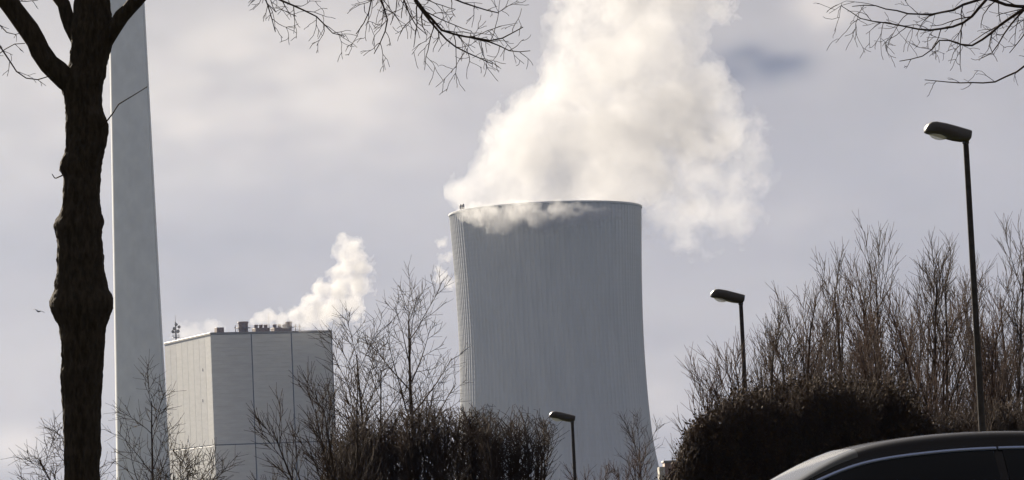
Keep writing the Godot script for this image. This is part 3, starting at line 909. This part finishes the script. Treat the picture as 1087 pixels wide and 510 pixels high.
func near_trees():
	rng.seed = 5
	var tx := Vector3(-3.18, 0, -24)
	var t := thing("knobbly_tree", "black knobbly tree trunk with forking limbs close by on the left", "tree", tx)
	# rings of the trunk: height, centre x, radius
	var rings := [[-0.05, -0.26, 0.24], [0.1, -0.21, 0.2], [0.4, -0.17, 0.16], [0.9, -0.145, 0.14], [1.387, -0.174, 0.081], [1.731, -0.169, 0.093], [2.042, -0.165, 0.111], [2.215, -0.18, 0.124], [2.318, -0.163, 0.134], [2.387, -0.168, 0.144], [2.491, -0.171, 0.147], [2.595, -0.181, 0.172], [2.686, -0.227, 0.21], [2.769, -0.238, 0.219], [2.853, -0.207, 0.188], [2.908, -0.199, 0.176], [2.999, -0.182, 0.158], [3.082, -0.179, 0.161], [3.222, -0.174, 0.152], [3.285, -0.186, 0.158], [3.348, -0.191, 0.17], [3.424, -0.147, 0.159], [3.5, -0.123, 0.155], [3.605, -0.113, 0.158], [3.688, -0.103, 0.161], [3.745, -0.129, 0.17], [3.8, -0.12, 0.179], [3.883, -0.089, 0.196], [3.953, -0.08, 0.212], [4.051, -0.077, 0.229], [4.107, -0.075, 0.217], [4.199, -0.079, 0.186], [4.276, -0.083, 0.188], [4.361, -0.108, 0.198], [4.431, -0.092, 0.215], [4.514, -0.047, 0.232], [4.597, -0.03, 0.255], [4.667, -0.021, 0.279], [4.751, -0.018, 0.289], [4.836, -0.008, 0.285], [4.934, 0.009, 0.274], [5.075, 0.028, 0.265], [5.287, 0.049, 0.259], [6.187, -0.06, 0.16], [6.987, 0.02, 0.13]]
	var fn := FastNoiseLite.new()
	fn.seed = 3; fn.frequency = 2.2; fn.fractal_octaves = 4
	var g := Geo.new()
	var rows := []
	var sub := 7
	for k in rings.size() - 1:
		for e in sub:
			var q := float(e) / sub
			var a: Array = rings[k]
			var b: Array = rings[k + 1]
			var ia: Array = rings[maxi(k - 1, 0)]
			var ib: Array = rings[mini(k + 2, rings.size() - 1)]
			var y := lerpf(a[0], b[0], q)
			var lft := cubic_interpolate(a[1], b[1], ia[1], ib[1], q)
			var rgt := cubic_interpolate(a[2], b[2], ia[2], ib[2], q)
			var r := (rgt - lft) / 2.0
			var row := []
			for s in 72:
				var w := TAU * s / 72.0
				# bosses sit on their own side of the trunk: the outline follows x, the depth stays rounder
				var rz := lerpf(r, 0.155, 0.5)
				var p := Vector3((lft + rgt) / 2.0 + cos(w) * r, y, sin(w) * rz)
				var furrow := fn.get_noise_3d(cos(w) * 0.9, y * 0.55, sin(w) * 0.9) * 0.012 + fn.get_noise_3d(cos(w) * 9.0, y * 6.0, sin(w) * 9.0 + 4.0) * 0.010 + fn.get_noise_3d(cos(w) * 3.0 + 9.0, y * 2.0, sin(w) * 3.0) * 0.012
				row.append(p + Vector3(cos(w), 0, sin(w)) * furrow)
			rows.append(row)
	g.grid(rows, false, true)
	put("trunk", g, M.bark, t)
	var tw := Geo.new()
	for k in [[[Vector3(0.085, 4.303, 0.000), Vector3(-0.072, 4.416, 0.050), Vector3(-0.186, 4.541, 0.100), Vector3(-0.288, 4.725, 0.120), Vector3(-0.396, 4.915, 0.100), Vector3(-0.536, 5.082, 0.150), Vector3(-0.888, 5.424, 0.300), Vector3(-1.323, 5.756, 0.500)], 0.085, 0.06, 0, 0.5, 0.1, 0.5, 2], [[Vector3(0.081, 4.585, 0.000), Vector3(-0.004, 4.765, -0.050), Vector3(-0.062, 4.917, -0.100), Vector3(-0.120, 5.084, -0.150), Vector3(-0.212, 5.499, -0.300), Vector3(-0.361, 6.193, -0.500)], 0.055, 0.04, 0, 0.5, 0.1, 0.5, 2], [[Vector3(0.150, 4.567, 0.000), Vector3(0.252, 4.696, 0.050), Vector3(0.339, 4.811, 0.100), Vector3(0.432, 4.912, 0.150), Vector3(0.552, 5.010, 0.200), Vector3(0.839, 5.344, 0.300), Vector3(1.205, 5.659, 0.400)], 0.058, 0.045, 0, 0.5, 0.1, 0.6, 2], [[Vector3(0.175, 5.712, 0.000), Vector3(0.191, 6.188, 0.100), Vector3(0.311, 6.822, 0.100), Vector3(0.286, 7.492, 0.000)], 0.12, 0.05, 5, 1.56, 0, 0.3, 2]]:
		g = Geo.new()
		limb(g, tw, k[0], k[1], k[2], k[3], k[4], k[5], k[6], k[7])
		put("limb", g, M.bark, t)
	for k in [[[Vector3(-0.775, 5.155, 0.200), Vector3(-0.577, 4.781, 0.300), Vector3(-0.446, 4.552, 0.300), Vector3(-0.367, 4.424, 0.300), Vector3(-0.272, 4.378, 0.300), Vector3(-0.147, 4.407, 0.300)], 0.01, 0.004, 5, 0.23, 0.25, 0.35, 1], [[Vector3(-0.777, 4.540, 0.100), Vector3(-0.588, 4.587, 0.100), Vector3(-0.445, 4.686, 0.100), Vector3(-0.348, 4.688, 0.100)], 0.006, 0.003, 3, 0.12, 0.1, 0.4, 1], [[Vector3(-0.731, 4.889, 0.100), Vector3(-0.558, 4.867, 0.100), Vector3(-0.457, 4.750, 0.100), Vector3(-0.345, 4.772, 0.100)], 0.006, 0.003, 3, 0.12, 0.2, 0.3, 1], [[Vector3(-0.496, 5.105, 0.000), Vector3(-0.380, 5.015, 0.000), Vector3(-0.254, 5.023, 0.000)], 0.006, 0.003, 3, 0.12, 0.2, 0.2, 1], [[Vector3(0.171, 4.006, 0.100), Vector3(0.265, 4.114, 0.100), Vector3(0.334, 4.206, 0.120), Vector3(0.435, 4.255, 0.140), Vector3(0.550, 4.317, 0.160)], 0.0065, 0.003, 0, 0.1, 0, 0.5, 0], [[Vector3(-0.116, 3.709, 0.000), Vector3(-0.173, 3.684, 0.000), Vector3(-0.193, 3.719, 0.000)], 0.006, 0.003, 0, 0.1, 0, 0.5, 0], [[Vector3(1.205, 5.659, 0.400), Vector3(1.631, 5.759, 0.500), Vector3(2.099, 5.459, 0.500), Vector3(2.424, 5.028, 0.500), Vector3(2.630, 4.715, 0.500), Vector3(2.747, 4.585, 0.500), Vector3(2.950, 4.521, 0.500), Vector3(3.154, 4.505, 0.450), Vector3(3.330, 4.601, 0.400)], 0.03, 0.0035, 22, 0.55, 0.25, 0.3, 2], [[Vector3(2.552, 4.815, 0.500), Vector3(2.655, 4.658, 0.500), Vector3(2.812, 4.457, 0.600), Vector3(2.945, 4.382, 0.600), Vector3(3.098, 4.307, 0.600)], 0.012, 0.0035, 6, 0.29, 0.3, 0.15, 2], [[Vector3(2.950, 4.521, 0.500), Vector3(3.118, 4.486, 0.400), Vector3(3.252, 4.411, 0.400), Vector3(3.376, 4.419, 0.400)], 0.008, 0.003, 5, 0.21, 0.1, 0.1, 1], [[Vector3(2.495, 5.094, 0.500), Vector3(2.694, 4.875, 0.600), Vector3(2.962, 4.723, 0.700), Vector3(3.163, 4.659, 0.700)], 0.012, 0.004, 6, 0.26, 0.25, 0.3, 2], [[Vector3(1.205, 5.659, 0.400), Vector3(1.341, 5.234, 0.400), Vector3(1.487, 4.921, 0.400), Vector3(1.622, 4.846, 0.400), Vector3(1.757, 4.784, 0.400), Vector3(1.844, 4.738, 0.400), Vector3(1.922, 4.624, 0.400), Vector3(2.031, 4.591, 0.400)], 0.02, 0.003, 14, 0.39, 0.3, 0.35, 2], [[Vector3(1.341, 5.234, 0.400), Vector3(1.433, 4.968, 0.300), Vector3(1.488, 4.798, 0.300), Vector3(1.517, 4.657, 0.300)], 0.01, 0.003, 6, 0.31, 0.3, 0.3, 2], [[Vector3(2.099, 5.459, 0.500), Vector3(2.188, 5.109, 0.500), Vector3(2.246, 4.864, 0.500), Vector3(2.205, 4.693, 0.500), Vector3(2.118, 4.586, 0.500)], 0.012, 0.003, 7, 0.34, 0.3, 0.3, 2], [[Vector3(2.188, 5.109, 0.500), Vector3(2.311, 4.834, 0.450), Vector3(2.352, 4.659, 0.450), Vector3(2.291, 4.523, 0.450), Vector3(2.240, 4.443, 0.450)], 0.012, 0.003, 8, 0.34, 0.3, 0.3, 2], [[Vector3(2.424, 5.028, 0.500), Vector3(2.497, 4.733, 0.600), Vector3(2.547, 4.620, 0.600), Vector3(2.626, 4.548, 0.600)], 0.01, 0.003, 5, 0.23, 0.3, 0.4, 1]]:
		g = Geo.new()
		limb(g, tw, k[0], k[1], k[2], k[3], k[4], k[5], k[6], k[7])
		put("branch", g, M.twig_near, t)
	put("twigs", tw, M.twig_near, t).set_meta("kind", "stuff")
	# second tree: its trunk stands outside the view on the right
	t = thing("overhanging_tree", "bare tree branches hanging into the upper right corner above the tallest lamp", "tree", Vector3(5.93, 0, -26))
	g = Geo.new()
	limb(g, tw, [Vector3(0, -0.05, 0), Vector3(0.03, 1.5, 0), Vector3(-0.02, 3.2, 0.05), Vector3(0.05, 5.0, 0), Vector3(0.0, 7.5, 0.1)], 0.2, 0.09, 0, 0.1, 0.0)
	put("trunk", g, M.bark, t)
	tw = Geo.new()
	for k in [[[Vector3(0.089, 5.367, 0.000), Vector3(-0.579, 5.304, 0.100), Vector3(-1.213, 5.087, 0.200), Vector3(-1.750, 4.900, 0.200), Vector3(-2.082, 4.991, 0.200), Vector3(-2.351, 4.897, 0.200), Vector3(-2.652, 4.880, 0.200), Vector3(-2.948, 4.970, 0.200), Vector3(-3.135, 4.978, 0.200)], 0.035, 0.003, 12, 0.55, 0.25, 0.5, 2], [[Vector3(-1.213, 5.087, 0.200), Vector3(-1.675, 5.168, 0.300), Vector3(-2.059, 4.989, 0.300), Vector3(-2.235, 4.800, 0.300), Vector3(-2.522, 4.738, 0.300), Vector3(-2.818, 4.797, 0.300), Vector3(-3.077, 4.854, 0.300), Vector3(-3.235, 4.967, 0.300)], 0.022, 0.003, 12, 0.44, 0.3, 0.35, 2], [[Vector3(-1.750, 4.900, 0.200), Vector3(-1.998, 4.744, 0.300), Vector3(-2.232, 4.589, 0.300), Vector3(-2.451, 4.675, 0.300), Vector3(-2.570, 4.544, 0.300), Vector3(-2.797, 4.502, 0.300)], 0.014, 0.003, 8, 0.29, 0.3, 0.15, 2], [[Vector3(-0.579, 5.304, 0.100), Vector3(-1.310, 4.713, 0.200), Vector3(-1.738, 4.460, 0.200), Vector3(-2.008, 4.321, 0.200), Vector3(-2.308, 4.320, 0.200), Vector3(-2.591, 4.355, 0.200)], 0.02, 0.003, 8, 0.26, 0.3, 0.5, 1], [[Vector3(-1.750, 4.900, 0.200), Vector3(-1.894, 4.754, 0.100), Vector3(-2.018, 4.563, 0.100), Vector3(-2.118, 4.522, 0.100)], 0.01, 0.003, 5, 0.26, 0.3, 0.1, 1], [[Vector3(-1.213, 5.087, 0.200), Vector3(-1.567, 4.907, 0.000), Vector3(-1.769, 4.687, 0.000), Vector3(-1.874, 4.570, 0.000)], 0.012, 0.003, 5, 0.29, 0.3, 0.4, 1]]:
		g = Geo.new()
		limb(g, tw, k[0], k[1], k[2], k[3], k[4], k[5], k[6], k[7])
		put("branch", g, M.twig_near, t)
	put("twigs", tw, M.twig_near, t).set_meta("kind", "stuff")

# ---------------------------------------------------------------- lamps, car, bird
func lamps():
	var defs := [[6.201, -44, 5.841, "tallest street lamp, at the right above the car roof", 0.12], [4.222, -61, 4.841, "middle-sized street lamp at the left end of the right hedge", 0.05], [1.271, -80, 3.294, "lowest street lamp, before the cooling tower beside the middle hedge", 0.08]]
	for k in defs:
		var z: float = k[1]
		var gy := ground_y(z)
		var hh: float = k[2] - gy
		var t := thing("street_lamp", k[3], "street lamp", Vector3(k[0], gy, z), k[4], "street lamps of the car park")
		var g := Geo.new()
		g.lathe([Vector2(0, 0), Vector2(0.16, 0), Vector2(0.16, 0.03), Vector2(0.075, 0.06), Vector2(0.072, 1.1), Vector2(0.06, 1.16), Vector2(0.046, 2.0), Vector2(0.038, hh - 0.02), Vector2(0, hh - 0.02)], 20)
		put("pole", g, M.pole, t)
		g = Geo.new()
		g.box(Vector3(-0.045, 0.5, 0.06), Vector3(0.045, 0.85, 0.082), 0.006)
		put("service_door", g, M.housing, t)
		g = Geo.new()
		g.lathe([Vector2(0.0395, hh - 0.05), Vector2(0.047, hh - 0.045), Vector2(0.047, hh + 0.01), Vector2(0.03, hh + 0.012)], 16)
		put("collar", g, M.housing, t)
		# housing: stations along -x, each a rounded section (x, bottom, top, half width)
		g = Geo.new()
		var st := [[0.062, 0.05, 0.115, 0.055], [0.058, 0.022, 0.138, 0.085], [0.03, -0.02, 0.145, 0.10], [-0.06, -0.03, 0.158, 0.115], [-0.16, -0.028, 0.172, 0.13], [-0.30, -0.010, 0.190, 0.14], [-0.44, 0.010, 0.196, 0.138], [-0.50, 0.016, 0.184, 0.125], [-0.545, 0.022, 0.152, 0.10], [-0.572, 0.03, 0.108, 0.065], [-0.58, 0.045, 0.075, 0.02]]
		var rows := []
		for s in st:
			var row := []
			for m in 20:
				var w := TAU * m / 20.0
				var cx := signf(cos(w)) * pow(absf(cos(w)), 0.55)
				var cy := signf(sin(w)) * pow(absf(sin(w)), 0.55)
				row.append(Vector3(s[0], lerpf(s[1], s[2], 0.5 + 0.5 * cy), cx * s[3]))
			rows.append(row)
		rows.insert(0, [])
		rows.append([])
		for m in 20:
			rows[0].append(Vector3(0.063, 0.08, 0)); rows[rows.size() - 1].append(Vector3(-0.581, 0.06, 0))
		g.grid(rows, true, true)
		put("housing", g, M.housing, t, Vector3(0, hh, 0)).rotation.z = -0.16
		# bulging glass under the nose half
		g = Geo.new()
		rows = []
		for s in 9:
			var q := s / 8.0
			var row := []
			for m in 13:
				var w := PI * m / 12.0
				var rr := sin(PI * clampf(q, 0.001, 0.999))
				row.append(Vector3(-0.52 + 0.30 * q, 0.03 - 0.075 * sin(w) * pow(rr, 0.6), cos(w) * 0.115 * pow(rr, 0.4)))
			rows.append(row)
		g.grid(rows, true)
		put("glass_bowl", g, M.bowl, t, Vector3(0, hh, 0)).rotation.z = -0.16

func car():
	# local axes: x forward, y up, z to the side turned to the viewer
	var t := thing("parked_car", "black car at the lower right, only its roof and side windows in view", "car", Vector3(2.37, 0.006, -22.0), PI + 0.11)
	# stations along the car: x, belt height, top height, half width at belt, half width at top
	var st := [[2.16, 0.50, 0.52, 0.62, 0.55], [2.08, 0.64, 0.70, 0.78, 0.66], [1.85, 0.76, 0.79, 0.85, 0.72], [1.45, 0.86, 0.875, 0.88, 0.74], [1.12, 0.905, 0.93, 0.885, 0.74], [0.90, 0.915, 1.035, 0.885, 0.70], [0.70, 0.92, 1.165, 0.885, 0.66], [0.50, 0.925, 1.275, 0.885, 0.625], [0.32, 0.93, 1.355, 0.885, 0.60], [0.15, 0.932, 1.405, 0.885, 0.585], [-0.10, 0.935, 1.442, 0.885, 0.575], [-0.45, 0.94, 1.465, 0.885, 0.57], [-0.85, 0.945, 1.462, 0.885, 0.565], [-1.20, 0.95, 1.435, 0.88, 0.56], [-1.50, 0.955, 1.375, 0.875, 0.55], [-1.78, 0.96, 1.25, 0.865, 0.55], [-2.0, 0.96, 1.07, 0.84, 0.56], [-2.12, 0.93, 0.97, 0.80, 0.60], [-2.20, 0.72, 0.75, 0.76, 0.62], [-2.22, 0.45, 0.47, 0.70, 0.60]]
	var full := []
	var fine := 4
	for k in st.size() - 1:
		for e in fine:
			var s := []
			for m in 5:
				s.append(cubic_interpolate(st[k][m], st[k + 1][m], st[maxi(k - 1, 0)][m], st[mini(k + 2, st.size() - 1)][m], e / float(fine)))
			full.append(s)
	full.append(st[st.size() - 1])
	var rows := []
	for s in full:
		rows.append(car_section(s))
	var g := Geo.new()
	g.grid(rows, true)
	put("body", g, M.paint, t)
	# floor pan closing the body below
	g = Geo.new()
	g.box(Vector3(-2.0, 0.17, -0.72), Vector3(1.95, 0.24, 0.72), 0.02)
	put("floor_pan", g, M.rubber, t)
	# side windows: strips that follow the body 6 mm outside it; z = +-1 sides
	for side in [-1.0, 1.0]:
		for win in [[0.46, -0.655, "window"], [-0.715, -1.46, "window"]]:
			g = Geo.new()
			var ws := []
			for e in 25:
				var x := lerpf(win[0], win[1], e / 24.0)
				var row := []
				for m in 7:
					row.append(car_side(x, lerpf(0.04, 0.875, m / 6.0), side, full, 0.006))
				ws.append(row)
			g.grid(ws, side > 0)
			put(win[2], g, M.glass, t)
		for run in [[0.70, -0.675], [-0.69, -1.62]]:
			g = Geo.new()
			var pts := PackedVector3Array()
			var rad := PackedFloat32Array()
			for e in 30:
				pts.append(car_side(lerpf(run[0], run[1], e / 29.0), 0.90, side, full, 0.003)); rad.append(0.016)
			g.tube(pts, rad, 8)
			put("chrome_trim", g, M.chrome, t)
		g = Geo.new()
		g.tube([car_side(0.62, 0.15, side, full, 0.0), car_side(0.62, 0.15, side, full, 0.07)], [0.025, 0.02], 6)
		g.box(Vector3(0.57, 0.97, side * 0.98 - 0.10), Vector3(0.70, 1.10, side * 0.98 + 0.10), 0.045)
		put("mirror", g, M.paint, t)
	# windscreen and rear window
	for win in [[0.98, 0.24, "windscreen"], [-1.52, -1.95, "rear_window"]]:
		g = Geo.new()
		var ws := []
		for e in 17:
			var x := lerpf(win[0], win[1], e / 16.0)
			var row := []
			for m in 15:
				row.append(car_top(x, lerpf(-0.93, 0.93, m / 14.0), full, 0.006))
			ws.append(row)
		g.grid(ws, false)
		put(win[2], g, M.screen, t)
	for x in [1.33, -1.32]:
		for side in [-1.0, 1.0]:
			var wheel := Node3D.new()
			wheel.name = "wheel"
			t.add_child(wheel, true)
			wheel.position = Vector3(x, 0.315, side * 0.79)
			wheel.rotation.x = side * PI / 2
			g = Geo.new()
			g.lathe([Vector2(0.20, -0.10), Vector2(0.29, -0.105), Vector2(0.312, -0.08), Vector2(0.315, 0.08), Vector2(0.29, 0.105), Vector2(0.20, 0.10)], 36)
			put("tyre", g, M.rubber, wheel)
			g = Geo.new()
			g.lathe([Vector2(0.0, -0.05), Vector2(0.205, -0.09), Vector2(0.21, 0.09), Vector2(0.19, 0.095), Vector2(0.17, 0.06), Vector2(0.06, 0.075), Vector2(0.05, 0.10), Vector2(0.0, 0.10)], 30)
			put("rim", g, M.alloy, wheel)
	for side in [-1.0, 1.0]:
		g = Geo.new()
		g.box(Vector3(1.93, 0.60, side * 0.58 - 0.14), Vector3(2.10, 0.70, side * 0.58 + 0.14), 0.03)
		put("headlight", g, M.lens, t)
		g = Geo.new()
		g.box(Vector3(-2.19, 0.74, side * 0.62 - 0.12), Vector3(-2.08, 0.88, side * 0.62 + 0.12), 0.03)
		put("tail_light", g, M.red_lens, t)
		for x in [0.12, -0.98]:
			g = Geo.new()
			g.box(Vector3(x - 0.55, 0.80, side * 0.905 - 0.015), Vector3(x - 0.38, 0.825, side * 0.905 + 0.015), 0.008)
			put("door_handle", g, M.paint, t)

func car_section(s: Array) -> Array:
	var belt: float = s[1]
	var top: float = s[2]
	var wb: float = s[3]
	var wt: float = s[4]
	var half := []
	half.append(Vector2(wb - 0.10, 0.18)); half.append(Vector2(wb - 0.015, 0.28)); half.append(Vector2(wb + 0.015, lerpf(0.28, belt, 0.5))); half.append(Vector2(wb + 0.01, belt - 0.08)); half.append(Vector2(wb - 0.01, belt))
	var rise := maxf(top - belt, 0.02)
	# pillar line, cant rail and crowned roof
	for q in [0.25, 0.5, 0.75]: half.append(Vector2(lerpf(wb - 0.01, wt, q) + 0.02 * sin(q * PI), belt + (rise * 0.84) * q))
	half.append(Vector2(wt, belt + rise * 0.84))
	half.append(Vector2(wt - 0.007, belt + rise * 0.89)); half.append(Vector2(wt - 0.024, belt + rise * 0.93)); half.append(Vector2(wt - 0.06, belt + rise * 0.962)); half.append(Vector2(wt - 0.12, belt + rise * 0.983)); half.append(Vector2(wt * 0.45, belt + rise * 0.997))
	var out := []
	for p in half: out.append(Vector3(s[0], p.y, p.x))
	out.append(Vector3(s[0], belt + rise, 0))
	for k in range(half.size() - 1, -1, -1): out.append(Vector3(s[0], half[k].y, -half[k].x))
	return out

func car_station(x: float, full: Array) -> Array:
	for k in full.size() - 1:
		if x <= full[k][0] and x >= full[k + 1][0]:
			var q: float = (full[k][0] - x) / maxf(full[k][0] - full[k + 1][0], 1e-5)
			var s := []
			for m in 5: s.append(lerpf(full[k][m], full[k + 1][m], q))
			s[0] = x
			return s
	return full[0]

func car_side(x: float, q: float, side: float, full: Array, out: float) -> Vector3:
	var s := car_station(x, full)
	var rise: float = maxf(s[2] - s[1], 0.02)
	var w: float = lerpf(s[3] - 0.01, s[4], q) + 0.02 * sin(q * PI)
	return Vector3(x, s[1] + rise * 0.84 * q + out * 0.4, side * (w + out))

func car_top(x: float, u: float, full: Array, out: float) -> Vector3:
	var sec := car_section(car_station(x, full))
	# the upper part of the section, from one cant rail to the other
	var pts: Array = sec.slice(8, sec.size() - 8)
	var at := (0.5 - 0.5 * u) * (pts.size() - 1)
	var k := mini(int(at), pts.size() - 2)
	var p: Vector3 = pts[k].lerp(pts[k + 1], at - k)
	return p + Vector3(0.4 * signf(x), 0.9, 0).normalized() * out

func bird():
	var t := thing("bird", "tiny dark bird gliding in the sky left of the trunk", "bird", Vector3(-30.72, 15.55, -210.00))
	var g := Geo.new()
	g.tube([Vector3(-0.07, 0, 0), Vector3(-0.09, 0.01, 0), Vector3(0.02, 0, 0), Vector3(0.14, 0, 0), Vector3(0.24, 0.01, 0)], [0.005, 0.03, 0.05, 0.035, 0.008], 8)
	put("body", g, M.feather, t)
	for s in [-1.0, 1.0]:
		g = Geo.new()
		var rows := []
		for m in [[0.0, 0.10, -0.08, 0.02], [0.2, 0.10, -0.06, 0.09], [0.4, 0.04, -0.07, 0.07], [0.55, -0.04, -0.07, 0.02]]:
			rows.append([Vector3(-m[1], m[3], s * m[0]), Vector3(-(m[1] + m[2]) / 2, m[3] + 0.015, s * m[0]), Vector3(-m[2], m[3], s * m[0]), Vector3(-(m[1] + m[2]) / 2, m[3] - 0.01, s * m[0])])
		g.grid(rows, s > 0, true)
		put("wing", g, M.feather, t)
	t.rotation.y = 0.9
	t.rotation.x = 0.25
